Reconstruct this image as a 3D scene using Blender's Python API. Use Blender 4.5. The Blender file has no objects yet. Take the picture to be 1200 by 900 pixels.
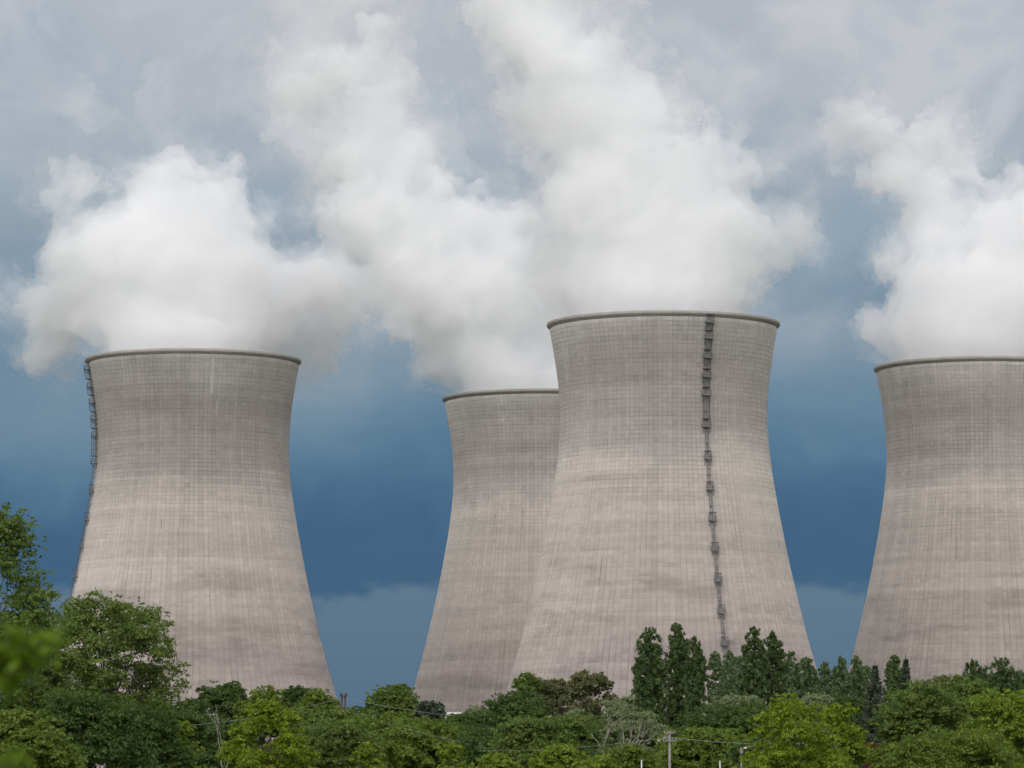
import bpy, bmesh, math, random
import numpy as np
from mathutils import Vector, Matrix
R = math.radians
PI = math.pi
scene = bpy.context.scene
COL = scene.collection

# ------------------------------------------------------------------ camera
F_PX = 4900.0                      # focal length in pixels of the 1200 x 900 photograph
HORIZON = 955.0                    # the horizon lies just below the frame
EYE = 2.0
TILT = math.atan((HORIZON - 450.0) / F_PX)
cam_data = bpy.data.cameras.new('camera')
cam = bpy.data.objects.new('camera', cam_data)
COL.objects.link(cam)
cam_data.sensor_width = 36.0
cam_data.lens = 36.0 * F_PX / 1200.0
cam_data.clip_start = 0.5
cam_data.clip_end = 30000
cam.location = (0, 0, EYE)
cam.rotation_euler = (PI / 2 + TILT, 0, 0)
cam_data.dof.use_dof = True
cam_data.dof.focus_distance = 900
cam_data.dof.aperture_fstop = 7.1
scene.camera = cam

def at(x, y, depth):
    """A pixel of the photograph as a point on the vertical plane Y = depth."""
    u = (x - 600.0) / F_PX
    v = (450.0 - y) / F_PX
    c, s = math.cos(TILT), math.sin(TILT)
    dx, dy, dz = u, c - v * s, s + v * c
    k = depth / dy
    return Vector((dx * k, depth, EYE + dz * k))

# ------------------------------------------------------------------ render and exposure
scene.render.engine = 'CYCLES'
scene.view_settings.view_transform = 'Standard'
scene.view_settings.look = 'None'
scene.view_settings.exposure = 1.22
scene.view_settings.gamma = 1.0
scene.cycles.use_denoising = True
scene.cycles.max_bounces = 20
scene.cycles.diffuse_bounces = 3
scene.cycles.glossy_bounces = 2
scene.cycles.transmission_bounces = 4
scene.cycles.transparent_max_bounces = 8
scene.cycles.volume_bounces = 20
scene.cycles.use_adaptive_sampling = True
scene.cycles.adaptive_threshold = 0.03

# ------------------------------------------------------------------ sun and sky
SUN_ELEV, SUN_AZ = R(28), R(-9)      # behind the camera, to its left; veiled by thin cloud
sd = bpy.data.lights.new('sun', 'SUN')
sd.energy = 1.5
sd.angle = R(95)
sd.color = (1.0, 0.962, 0.945)
sun = bpy.data.objects.new('sun', sd)
COL.objects.link(sun)
sdir = Vector((math.sin(SUN_AZ) * math.cos(SUN_ELEV), -math.cos(SUN_AZ) * math.cos(SUN_ELEV), math.sin(SUN_ELEV)))
sun.rotation_euler = sdir.to_track_quat('Z', 'Y').to_euler()

class NT:
    """Small helper that wires shader nodes."""
    def __init__(self, tree):
        self.t = tree
        tree.nodes.clear()
    def n(self, kind, **kw):
        nd = self.t.nodes.new(kind)
        for k, v in kw.items():
            setattr(nd, k, v)
        return nd
    def link(self, a, b):
        self.t.links.new(a, b)
    def put(self, sock, v):
        if hasattr(v, 'is_linked') or isinstance(v, bpy.types.NodeSocket):
            self.t.links.new(v, sock)
        else:
            sock.default_value = v
    def m(self, op, a, b=None, c=None, clamp=False):
        nd = self.n('ShaderNodeMath', operation=op, use_clamp=clamp)
        self.put(nd.inputs[0], a)
        if b is not None: self.put(nd.inputs[1], b)
        if c is not None: self.put(nd.inputs[2], c)
        return nd.outputs[0]
    def comb(self, x, y, z):
        nd = self.n('ShaderNodeCombineXYZ')
        self.put(nd.inputs[0], x); self.put(nd.inputs[1], y); self.put(nd.inputs[2], z)
        return nd.outputs[0]
    def noise(self, vec, scale=1.0, detail=4, rough=0.5, dist=0.0, dims='3D'):
        nd = self.n('ShaderNodeTexNoise', noise_dimensions=dims)
        self.put(nd.inputs['Vector'], vec)
        nd.inputs['Scale'].default_value = scale
        nd.inputs['Detail'].default_value = detail
        nd.inputs['Roughness'].default_value = rough
        nd.inputs['Distortion'].default_value = dist
        return nd.outputs['Fac']
    def white(self, vec):
        nd = self.n('ShaderNodeTexWhiteNoise', noise_dimensions='3D')
        self.put(nd.inputs['Vector'], vec)
        return nd.outputs['Value']
    def ramp(self, fac, stops, interp='LINEAR'):
        nd = self.n('ShaderNodeValToRGB')
        cr = nd.color_ramp
        cr.interpolation = interp
        while len(cr.elements) < len(stops):
            cr.elements.new(0.5)
        for e, (p, c) in zip(cr.elements, stops):
            e.position = p
            e.color = (*c, 1) if len(c) == 3 else c
        self.put(nd.inputs[0], fac)
        return nd.outputs[0]
    def smooth(self, v, lo, hi, a=0.0, b=1.0):
        nd = self.n('ShaderNodeMapRange', interpolation_type='SMOOTHSTEP')
        self.put(nd.inputs[0], v)
        nd.inputs[1].default_value = lo; nd.inputs[2].default_value = hi
        nd.inputs[3].default_value = a; nd.inputs[4].default_value = b
        return nd.outputs[0]
    def mix(self, fac, a, b, blend='MIX'):
        nd = self.n('ShaderNodeMix', data_type='RGBA', blend_type=blend)
        self.put(nd.inputs[0], fac)
        self.put(nd.inputs[6], a if not isinstance(a, tuple) else (*a[:3], 1))
        self.put(nd.inputs[7], b if not isinstance(b, tuple) else (*b[:3], 1))
        return nd.outputs[2]

def lin(r, g, b, k=1.0):
    f = lambda c: (c / 12.92 if c <= 0.04045 else ((c + 0.055) / 1.055) ** 2.4)
    return tuple(f(c / 255.0) * k for c in (r, g, b))

world = bpy.data.worlds.new('World')
scene.world = world
world.use_nodes = True
w = NT(world.node_tree)
tc = w.n('ShaderNodeTexCoord')
sep = w.n('ShaderNodeSeparateXYZ')
w.link(tc.outputs['Generated'], sep.inputs[0])
X, Y, Z = sep.outputs
# the same storm cloud all the way round the horizon, a grey deck above it
big = w.noise(w.comb(X, Y, w.m('MULTIPLY', Z, 1.6)), 11.0, 4, 0.5)
mid = w.noise(w.comb(X, Y, w.m('MULTIPLY', Z, 1.5)), 34.0, 5, 0.55, 0.4)
el = w.m('ADD', Z, w.m('MULTIPLY', w.m('SUBTRACT', big, 0.5), 0.075))
el = w.m('ADD', el, w.m('MULTIPLY', w.m('SUBTRACT', mid, 0.5), 0.034))
# world colours are the displayed ones brought back through the exposure
k = 0.425
deck = w.ramp(w.m('MULTIPLY', el, 4.0), [
    (0.00, lin(66, 104, 138, k)), (0.20, lin(33, 80, 118, k)), (0.27, lin(38, 84, 122, k)),
    (0.35, lin(72, 112, 142, k)), (0.45, lin(116, 140, 159, k)), (0.57, lin(157, 169, 180, k)),
    (0.70, lin(176, 181, 190, k)), (1.0, lin(190, 193, 199, k))], 'B_SPLINE')
puff = w.noise(w.comb(X, Y, w.m('MULTIPLY', Z, 1.3)), 21.0, 6, 0.55, 0.6)
gap = w.noise(w.comb(X, Y, w.m('MULTIPLY', Z, 1.4)), 27.0, 5, 0.55, 0.5)
gp = w.m('MULTIPLY', w.smooth(gap, 0.50, 0.72), w.smooth(Z, 0.09, 0.14))
deck = w.mix(w.m('MULTIPLY', gp, 0.55), deck, lin(142, 164, 182, k))
pf = w.m('MULTIPLY', w.smooth(puff, 0.47, 0.68), w.smooth(Z, 0.095, 0.15))
deck = w.mix(w.m('MULTIPLY', pf, 0.6), deck, lin(209, 208, 212, k))
# low, paler cloud bank with a lumpy top edge
edge = w.noise(w.comb(X, Y, w.m('MULTIPLY', Z, 1.5)), 48.0, 3, 0.5)
lim = w.m('ADD', 0.0545, w.m('MULTIPLY', w.m('SUBTRACT', edge, 0.5), 0.024))
bank = w.smooth(w.m('SUBTRACT', lim, Z), -0.0010, 0.0022)
bank_col = w.ramp(w.m('MULTIPLY', Z, 18.0), [(0.0, lin(70, 104, 134, k)), (0.35, lin(70, 104, 133, k)), (1.0, lin(86, 114, 138, k))])
clouds = w.mix(w.m('MULTIPLY', bank, 0.85), deck, bank_col)
sky = w.n('ShaderNodeTexSky', sky_type='NISHITA')
sky.sun_disc = False
sky.sun_elevation = SUN_ELEV
sky.sun_rotation = math.atan2(sdir.x, sdir.y)
bg_sky = w.n('ShaderNodeBackground'); w.link(sky.outputs[0], bg_sky.inputs[0]); bg_sky.inputs[1].default_value = 0.05
bg_cl = w.n('ShaderNodeBackground'); w.link(clouds, bg_cl.inputs[0]); bg_cl.inputs[1].default_value = 1.0
mx = w.n('ShaderNodeMixShader'); mx.inputs[0].default_value = 0.95
w.link(bg_sky.outputs[0], mx.inputs[1]); w.link(bg_cl.outputs[0], mx.inputs[2])
wo = w.n('ShaderNodeOutputWorld'); w.link(mx.outputs[0], wo.inputs[0])
world.cycles.sampling_method = 'MANUAL'
world.cycles.sample_map_resolution = 512

# ------------------------------------------------------------------ object helpers
def tag(o, label, cat, group=None, kind=None):
    if label: o['label'] = label
    if cat: o['category'] = cat
    if group: o['group'] = group
    if kind: o['kind'] = kind
    return o

def empty(name, loc, label=None, cat=None, group=None):
    o = bpy.data.objects.new(name, None)
    COL.objects.link(o)
    o.location = loc
    o.empty_display_size = 1.0
    return tag(o, label, cat, group)

def link_mesh(name, me, mat, parent=None, loc=None):
    o = bpy.data.objects.new(name, me)
    COL.objects.link(o)
    if mat and not me.materials: me.materials.append(mat)
    if parent: o.parent = parent
    if loc is not None: o.location = loc
    return o

class MB:
    """Collects boxes, tubes and lathes; build() links them as one mesh object."""
    def __init__(self): self.v = []; self.f = []
    def add(self, vs, fs):
        o = len(self.v)
        self.v += [tuple(v) for v in vs]
        self.f += [tuple(i + o for i in f) for f in fs]
        return self
    def box(self, c, size, ax=None):
        c = Vector(c); hx, hy, hz = [s / 2 for s in size]
        ex, ey, ez = ax or (Vector((1, 0, 0)), Vector((0, 1, 0)), Vector((0, 0, 1)))
        vs = [c + ex * (hx * a) + ey * (hy * b) + ez * (hz * d) for a in (-1, 1) for b in (-1, 1) for d in (-1, 1)]
        return self.add(vs, [(0, 1, 3, 2), (4, 6, 7, 5), (0, 4, 5, 1), (2, 3, 7, 6), (0, 2, 6, 4), (1, 5, 7, 3)])
    def tube(self, pts, radii, n=6, cap=True):
        pts = [Vector(p) for p in pts]
        if not hasattr(radii, '__len__'): radii = [radii] * len(pts)
        vs, fs = [], []
        for i, p in enumerate(pts):
            d = (pts[min(i + 1, len(pts) - 1)] - pts[max(i - 1, 0)]).normalized()
            a = d.cross(Vector((0.31, 0.95, 0.05)) if abs(d.z) > 0.6 else Vector((0, 0, 1))).normalized()
            b = d.cross(a)
            for j in range(n):
                t = 2 * PI * j / n
                vs.append(p + (a * math.cos(t) + b * math.sin(t)) * radii[i])
        for i in range(len(pts) - 1):
            for j in range(n):
                fs.append((i * n + j, i * n + (j + 1) % n, (i + 1) * n + (j + 1) % n, (i + 1) * n + j))
        if cap:
            fs.append(tuple(range(n))[::-1]); fs.append(tuple(range((len(pts) - 1) * n, len(pts) * n)))
        return self.add(vs, fs)
    def mesh(self, name):
        me = bpy.data.meshes.new(name)
        me.from_pydata(self.v, [], self.f)
        me.update()
        return me
    def build(self, name, mat, parent=None, smooth=False, loc=None):
        me = self.mesh(name)
        if smooth: me.shade_smooth()
        return link_mesh(name, me, mat, parent, loc)

def np_mesh(name, verts, quads, attr=None):
    """Fast mesh of quads or triangles from numpy arrays; attr = one float per vertex called tint."""
    me = bpy.data.meshes.new(name)
    nv, nf, k = len(verts), len(quads), quads.shape[1]
    me.vertices.add(nv); me.loops.add(nf * k); me.polygons.add(nf)
    me.vertices.foreach_set('co', np.ascontiguousarray(verts, dtype=np.float32).ravel())
    me.loops.foreach_set('vertex_index', np.ascontiguousarray(quads, dtype=np.int32).ravel())
    me.polygons.foreach_set('loop_start', np.arange(0, nf * k, k, dtype=np.int32))
    me.update(calc_edges=True)
    if attr is not None:
        a = me.attributes.new('tint', 'FLOAT', 'POINT')
        a.data.foreach_set('value', np.ascontiguousarray(attr, dtype=np.float32))
    return me

def new_mat(name):
    m = bpy.data.materials.new(name)
    m.use_nodes = True
    return m, NT(m.node_tree)

def plain(name, col, rough=0.7, metal=0.0, var=0.25, scale=3.0):
    m, t = new_mat(name)
    c = t.n('ShaderNodeTexCoord')
    nz = t.noise(c.outputs['Object'], scale, 5, 0.6)
    dark = tuple(v * (1 - var) for v in col); light = tuple(min(1, v * (1 + var)) for v in col)
    bs = t.n('ShaderNodeBsdfPrincipled')
    t.put(bs.inputs['Base Color'], t.mix(nz, dark, light))
    bs.inputs['Roughness'].default_value = rough
    bs.inputs['Metallic'].default_value = metal
    o = t.n('ShaderNodeOutputMaterial'); t.link(bs.outputs[0], o.inputs[0])
    return m

# ------------------------------------------------------------------ ground
def ground_mat():
    m, t = new_mat('meadow_ground')
    c = t.n('ShaderNodeTexCoord')
    a = t.noise(c.outputs['Object'], 0.05, 6, 0.6)
    b = t.noise(c.outputs['Object'], 1.3, 5, 0.65)
    col = t.mix(t.m('MULTIPLY', t.m('ADD', a, b), 0.5), (0.035, 0.055, 0.016), (0.10, 0.11, 0.04))
    bs = t.n('ShaderNodeBsdfPrincipled'); t.put(bs.inputs['Base Color'], col); bs.inputs['Roughness'].default_value = 0.95
    o = t.n('ShaderNodeOutputMaterial'); t.link(bs.outputs[0], o.inputs[0])
    return m
gnd = MB().add([(-9000, -9000, 0), (9000, -9000, 0), (9000, 9000, 0), (-9000, 9000, 0)], [(0, 1, 2, 3)]).build('ground', ground_mat())
tag(gnd, None, None, kind='structure')

# ------------------------------------------------------------------ cooling towers
PROFILE = [(7, 48.8), (20, 44.6), (38, 39.2), (46, 36.9), (59, 33.7), (69, 31.5), (84, 28.7), (92, 27.5), (100, 26.75),
           (106, 26.75), (112, 27.1), (120, 28.2), (128, 29.6)]
def radius(z):
    zs = [p[0] for p in PROFILE]; n = len(zs)
    if z <= zs[0]: return PROFILE[0][1]
    if z >= zs[-1]: return PROFILE[-1][1]
    i = max(j for j in range(n - 1) if zs[j] <= z)
    def slope(j):
        a, b = max(j - 1, 0), min(j + 1, n - 1)
        return (PROFILE[b][1] - PROFILE[a][1]) / (zs[b] - zs[a])
    h = zs[i + 1] - zs[i]; t = (z - zs[i]) / h
    p0, p1, m0, m1 = PROFILE[i][1], PROFILE[i + 1][1], slope(i) * h, slope(i + 1) * h
    return (2*t**3 - 3*t**2 + 1) * p0 + (t**3 - 2*t**2 + t) * m0 + (-2*t**3 + 3*t**2) * p1 + (t**3 - t**2) * m1

NPAN = 140
LIFT = 1.13
def concrete_mat(name, seed, marks=(), gain=1.0, top=1.0):
    m, t = new_mat(name)
    c = t.n('ShaderNodeTexCoord')
    sp = t.n('ShaderNodeSeparateXYZ'); t.link(c.outputs['Object'], sp.inputs[0])
    x, y, z = sp.outputs
    ang = t.m('ARCTAN2', x, t.m('MULTIPLY', y, -1.0))               # 0 faces the camera
    u = t.m('MULTIPLY', ang, NPAN / (2 * PI))
    v = t.m('DIVIDE', z, LIFT)
    iu, iv = t.m('FLOOR', u), t.m('FLOOR', v)
    fu, fv = t.m('SUBTRACT', u, iu), t.m('SUBTRACT', v, iv)
    du = t.m('MINIMUM', fu, t.m('SUBTRACT', 1.0, fu))
    dv = t.m('MINIMUM', fv, t.m('SUBTRACT', 1.0, fv))
    lu = t.smooth(du, 0.05, 0.14, 1.0, 0.0)
    lv = t.smooth(dv, 0.04, 0.13, 1.0, 0.0)
    arc = t.m('MULTIPLY', ang, 30.0)
    S = seed * 17.3
    # soft clouds of grime, streaks running down, bands round the shell
    cloud = t.noise(t.comb(t.m('ADD', arc, S), z, S), 0.035, 5, 0.6)
    fine = t.noise(t.comb(t.m('ADD', arc, S), z, S), 0.5, 5, 0.65)
    streak = t.noise(t.comb(t.m('MULTIPLY', u, 0.9), t.m('MULTIPLY', z, 0.035), S), 1.0, 4, 0.6)
    band = t.noise(t.comb(t.m('MULTIPLY', arc, 0.028), t.m('MULTIPLY', z, 0.30), S + 3.0), 1.0, 5, 0.7)
    lift_r = t.white(t.comb(iv, seed, 0.5))
    group_r = t.white(t.comb(t.m('FLOOR', t.m('DIVIDE', v, 7.0)), seed, 2.5))
    pan_r = t.white(t.comb(iu, iv, seed))
    col_r = t.white(t.comb(iu, seed, 9.5))
    # base tone by height: weathered grey top, pale warm waist, brownish lower third
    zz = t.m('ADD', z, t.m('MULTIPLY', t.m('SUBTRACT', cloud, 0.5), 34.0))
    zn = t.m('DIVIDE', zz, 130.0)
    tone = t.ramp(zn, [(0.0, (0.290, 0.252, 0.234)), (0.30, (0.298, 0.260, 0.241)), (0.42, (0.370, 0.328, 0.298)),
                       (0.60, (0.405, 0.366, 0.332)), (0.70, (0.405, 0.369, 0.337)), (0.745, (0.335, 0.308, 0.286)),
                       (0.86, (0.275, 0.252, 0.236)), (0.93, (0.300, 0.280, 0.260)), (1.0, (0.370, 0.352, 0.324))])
    # upper zone mask: grid of joints shows most there and around the change of tone
    up = t.smooth(zz, 74, 92)
    patch = t.smooth(cloud, 0.42, 0.62)
    jt = t.smooth(t.noise(t.comb(t.m('ADD', arc, S), z, S + 8.0), 0.11, 5, 0.7), 0.38, 0.66)
    amt_v = t.m('MULTIPLY', lv, t.m('MULTIPLY', t.m('MULTIPLY_ADD', up, 0.16, t.m('MULTIPLY', patch, 0.05)), t.m('MULTIPLY_ADD', jt, 1.3, 0.25)))
    amt_u = t.m('MULTIPLY', lu, t.m('ADD', 0.05, t.m('MULTIPLY', t.m('MULTIPLY', t.smooth(streak, 0.36, 0.75), t.m('MULTIPLY_ADD', jt, 0.7, 0.40)), 0.29)))
    f = t.m('MULTIPLY', t.m('SUBTRACT', 1.0, amt_u), t.m('SUBTRACT', 1.0, amt_v))
    f = t.m('MULTIPLY', f, t.m('MULTIPLY_ADD', pan_r, 0.10, 0.95))
    f = t.m('MULTIPLY', f, t.m('MULTIPLY_ADD', lift_r, 0.07, 0.965))
    f = t.m('MULTIPLY', f, t.m('MULTIPLY_ADD', group_r, 0.10, 0.95))
    f = t.m('MULTIPLY', f, t.m('MULTIPLY_ADD', col_r, 0.09, 0.955))
    f = t.m('MULTIPLY', f, t.m('MULTIPLY_ADD', t.smooth(band, 0.25, 0.75), 0.20, 0.90))
    f = t.m('MULTIPLY', f, t.m('MULTIPLY_ADD', fine, 0.18, 0.91))
    f = t.m('MULTIPLY', f, t.m('MULTIPLY_ADD', streak, 0.22, 0.89))
    # broad grey smudges lying along the lifts of the lower half
    smu = t.noise(t.comb(t.m('MULTIPLY', t.m('ADD', arc, S), 0.05), t.m('MULTIPLY', z, 0.16), S + 5.0), 1.0, 5, 0.62)
    smz = t.m('MULTIPLY', t.smooth(z, 22, 40), t.smooth(z, 58, 82, 1.0, 0.0))
    f = t.m('MULTIPLY', f, t.m('SUBTRACT', 1.0, t.m('MULTIPLY', t.m('MULTIPLY', t.smooth(smu, 0.48, 0.70), smz), 0.24)))
    # a few missing or patched panels
    f = t.m('MULTIPLY', f, t.m('SUBTRACT', 1.0, t.m('MULTIPLY', t.m('GREATER_THAN', pan_r, 0.996), 0.16)))
    f = t.m('ADD', f, t.m('MULTIPLY', t.m('LESS_THAN', pan_r, 0.003), 0.14))
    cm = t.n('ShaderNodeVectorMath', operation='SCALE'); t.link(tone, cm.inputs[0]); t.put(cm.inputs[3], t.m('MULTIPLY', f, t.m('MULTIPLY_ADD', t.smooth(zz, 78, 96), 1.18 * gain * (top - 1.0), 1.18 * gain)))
    col = cm.outputs[0]
    # cracks, lime runs: (angle in degrees, width in metres, z low, z high, colour)
    for (a, wd, z0, z1, mc) in marks:
        da = t.m('ABSOLUTE', t.m('SUBTRACT', ang, R(a)))
        wob = t.m('MULTIPLY', t.m('SUBTRACT', fine, 0.5), 0.012)
        mu = t.m('LESS_THAN', t.m('ADD', da, wob), wd / 2 / 28.0)
        mz = t.m('MULTIPLY', t.m('GREATER_THAN', z, z0), t.m('LESS_THAN', z, z1))
        col = t.mix(t.m('MULTIPLY', t.m('MULTIPLY', mu, mz), 0.45), col, mc)
    bs = t.n('ShaderNodeBsdfPrincipled')
    t.link(col, bs.inputs['Base Color'])
    bs.inputs['Roughness'].default_value = 0.9
    bs.inputs['Specular IOR Level'].default_value = 0.2
    bs.inputs['Diffuse Roughness'].default_value = 1.0
    bp = t.n('ShaderNodeBump'); bp.inputs['Strength'].default_value = 0.5; bp.inputs['Distance'].default_value = 0.12
    t.put(bp.inputs['Height'], t.m('ADD', t.m('MULTIPLY', lv, -0.6), t.m('MULTIPLY', fine, 0.5)))
    t.link(bp.outputs[0], bs.inputs['Normal'])
    o = t.n('ShaderNodeOutputMaterial'); t.link(bs.outputs[0], o.inputs[0])
    return m

def shell_mesh():
    zs = np.concatenate([np.linspace(7, 126.6, 96), ])
    prof = [(radius(z), z) for z in zs]
    # groove of each meridian joint is real: four columns per panel
    angs, dep = [], []
    for i in range(NPAN):
        a0 = 2 * PI * i / NPAN
        wv = 2 * PI / NPAN
        for fr, d in ((-0.07, 0.0), (0.0, 0.035), (0.07, 0.0), (0.5, -0.01)):
            angs.append(a0 + fr * wv); dep.append(d)
    angs, dep = np.array(angs), np.array(dep)
    n = len(angs)
    rows = []
    for r, z in prof:
        rr = r - dep
        rows.append(np.stack([rr * np.sin(angs), -rr * np.cos(angs), np.full(n, z)], 1))
    inner = []
    for r, z in prof[::-1]:
        rr = np.full(n, r - (0.5 + 0.5 * max(0, (30 - z) / 30)))
        inner.append(np.stack([rr * np.sin(angs), -rr * np.cos(angs), np.full(n, z)], 1))
    rows += inner
    V = np.concatenate(rows)
    m = len(rows)
    i, j = np.meshgrid(np.arange(m), np.arange(n), indexing='ij')
    i2, j2 = (i + 1) % m, (j + 1) % n
    Q = np.stack([i * n + j, i * n + j2, i2 * n + j2, i2 * n + j], -1).reshape(-1, 4)
    return np_mesh('shell', V, Q)

def ring_mesh(name, section, n=180):
    """section: list of (r, z) going round a closed outline."""
    a = np.linspace(0, 2 * PI, n, endpoint=False)
    rows = [np.stack([r * np.sin(a), -r * np.cos(a), np.full(n, z)], 1) for r, z in section]
    V = np.concatenate(rows); m = len(rows)
    i, j = np.meshgrid(np.arange(m), np.arange(n), indexing='ij')
    i2, j2 = (i + 1) % m, (j + 1) % n
    Q = np.stack([i * n + j, i * n + j2, i2 * n + j2, i2 * n + j], -1).reshape(-1, 4)
    return np_mesh(name, V, Q)

SHELL = shell_mesh()
RIM = ring_mesh('rim_ring', [(29.2, 126.75), (29.5, 127.0), (30.0, 127.3), (30.08, 127.42), (30.08, 128.0), (30.02, 128.08), (28.9, 128.1), (28.75, 126.5), (29.0, 126.6)])
KERB = ring_mesh('basin_wall', [(52.0, 0.0), (52.0, 1.6), (51.4, 1.6), (51.4, 0.0)])
LEDGE = ring_mesh('ring_beam', [(48.2, 6.2), (49.4, 6.2), (49.4, 7.6), (48.6, 8.2), (47.6, 8.2), (47.6, 6.2)])
def raker_mesh(side):
    b = MB()
    b.tube([(0, -51.0, 0.2), (side * 1.9, -48.6, 6.4)], [0.42, 0.42], 8)
    return b.mesh('support_column')
RAKERS = [raker_mesh(1), raker_mesh(-1)]
M_STEEL = plain('galvanised_steel', (0.20, 0.205, 0.21), 0.55, 0.5, 0.35, 1.5)
M_STEELD = plain('dark_steel', (0.135, 0.138, 0.143), 0.6, 0.4, 0.35, 1.5)
M_RIM = plain('rim_concrete', (0.34, 0.32, 0.295), 0.9, 0.0, 0.3, 0.6)
M_COL = plain('column_concrete', (0.33, 0.31, 0.28), 0.9, 0.0, 0.2, 0.8)

def frame_at(theta, z):
    """Local frame on the shell: point, outward, tangent."""
    out = Vector((math.sin(theta), -math.cos(theta), 0))
    tan = Vector((math.cos(theta), math.sin(theta), 0))
    return out * radius(z) + Vector((0, 0, z)), out, tan

def add_ladder(root, theta, z_top, z_bot, plats, heavy_from):
    up = Vector((0, 0, 1))
    # rails and rungs follow the curve of the shell
    b = MB()
    zs = np.arange(z_bot, z_top + 0.1, 2.0)
    for s in (-0.32, 0.32):
        pts = []
        for z in zs:
            p, o, t = frame_at(theta, z)
            pts.append(p + o * 0.45 + t * s)
        b.tube(pts, 0.06, 5)
    for z in np.arange(z_bot, z_top, 0.6):
        p, o, t = frame_at(theta, z)
        b.box(p + o * 0.45, (0.6, 0.05, 0.05), (t, o, up))
    for z in np.arange(z_bot, z_top, 4.0):
        p, o, t = frame_at(theta, z)
        b.box(p + o * 0.2, (0.75, 0.5, 0.09), (t, o, up))
    b.build('ladder', M_STEEL, root)
    # cage of hoops and straps round the ladder, broader on the upper flights
    g = MB()
    for k, (z1, z0) in enumerate(zip(plats[:-1], plats[1:])):
        hw = 0.8 if z0 > heavy_from else 0.36
        dp = 1.2 if z0 > heavy_from else 0.7
        za, zb = z0 + 2.2, z1 - 0.1
        if zb - za < 0.5: continue
        for z in np.arange(za, zb, 1.6):
            p, o, t = frame_at(theta, z)
            c = p + o * 0.45
            ring = [c - t * hw * 0.8, c - t * hw + o * dp * 0.45, c - t * hw * 0.5 + o * dp, c + t * hw * 0.5 + o * dp, c + t * hw + o * dp * 0.45, c + t * hw * 0.8]
            g.tube(ring, 0.04, 4)
        for s, d in ((-1, 0.45), (-0.5, 1), (0.5, 1), (1, 0.45)) + (((-1.0, 0.0), (1.0, 0.0)) if z0 > heavy_from else ()):
            pts = []
            for z in np.linspace(za, zb, 4):
                p, o, t = frame_at(theta, z)
                pts.append(p + o * (0.45 + d * dp) + t * hw * s)
            g.tube(pts, 0.06 if z0 > heavy_from else 0.035, 4)
    sc_ = g.build('safety_cage', M_STEELD, root); sc_['kind'] = 'stuff'
    for k, z in enumerate(plats):
        p, o, t = frame_at(theta, z)
        W, D = (2.2, 1.6) if z > heavy_from else (1.9, 1.2)
        d = MB()
        d.box(p + o * (D / 2 + 0.05), (W, D, 0.16), (t, o, up))
        for s in (-1, 1):       # brackets back to the shell
            d.tube([p + t * s * W * 0.42 + o * D * 0.9 - up * 0.08, p + t * s * W * 0.42 - up * 1.5 + o * (radius(z - 1.5) - radius(z) + 0.05)], 0.07, 5)
        pl = d.build('platform', M_STEEL, root)
        r = MB()
        for hz in (0.55, 1.1):
            r.tube([p + t * s_ * W * 0.48 + o * q + up * hz for s_, q in ((-1, 0.1), (-1, D), (1, D), (1, 0.1))], 0.045, 5)
        for s_, q in ((-1, 0.12), (-1, D * 0.55), (-1, D), (-0.33, D), (0.33, D), (1, D), (1, D * 0.55), (1, 0.12)):
            r.tube([p + t * s_ * W * 0.48 + o * q + up * 0.05, p + t * s_ * W * 0.48 + o * q + up * 1.12], 0.045, 5)
        r.build('railing', M_STEELD, pl)
        c = MB()                 # upper landing frame over the deck
        c.box(p + o * (D / 2 + 0.05) + up * 2.05, (W * 0.92, D, 0.13), (t, o, up))
        for s_ in (-1, 1):
            c.tube([p + t * s_ * W * 0.42 + o * D * 0.62 + up * 1.1, p + t * s_ * W * 0.42 + o * D * 0.62 + up * 2.0], 0.06, 5)
        c.build('upper_landing', M_STEELD, pl)

WHITE = (0.55, 0.54, 0.51); DARK = (0.09, 0.082, 0.075)
TOWERS = [
    # x of axis in the photograph, y of the rim's ends, distance, label, marks, seed, ladder
    dict(x=224.5, D=1158, seed=1.7, tone=(1.02, 0.88), label='cooling tower on the left with a ladder down its left edge',
         marks=[(15, 0.6, 116, 125.5, WHITE), (18, 0.25, 110, 114, WHITE), (-12, 0.25, 79, 81.5, DARK), (-3, 0.2, 76, 79, DARK)],
         rot=0, ladder=(R(-75), [124.6, 119.8, 115.4, 110.8, 106.2, 98.6, 90.6, 82.9, 75.5, 67.2, 59, 51])),
    dict(x=634.5, D=1266, seed=4.1, tone=(1.15, 1.08), label='farthest cooling tower, half hidden behind the tallest one',
         marks=[(-30, 0.2, 87, 91, DARK), (-12, 0.2, 87, 92, DARK), (14, 0.3, 113, 119, WHITE), (18, 0.3, 114, 118, WHITE)], rot=0, ladder=None),
    dict(x=778.5, D=1072, seed=2.9, tone=(1.0, 1.02), label='front cooling tower with a caged ladder of platforms down its face',
         marks=[(-66, 0.5, 111, 123, WHITE), (-31, 0.2, 60, 66, DARK)], rot=0,
         ladder=(R(21.0), [125.2, 121.2, 116.4, 111.6, 107.0, 99.0, 90.8, 83.0, 75.2, 67.6, 59.8, 51.8, 43.8, 35, 26, 17])),
    dict(x=1152.0, D=1177, seed=6.6, tone=(1.0, 1.10), label='cooling tower on the right, cut off by the edge of the view',
         marks=[(-20, 0.22, 72, 79, DARK), (4, 0.3, 34, 38, DARK)], rot=0, ladder=None),
]
SCALE_OF = {}
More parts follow.
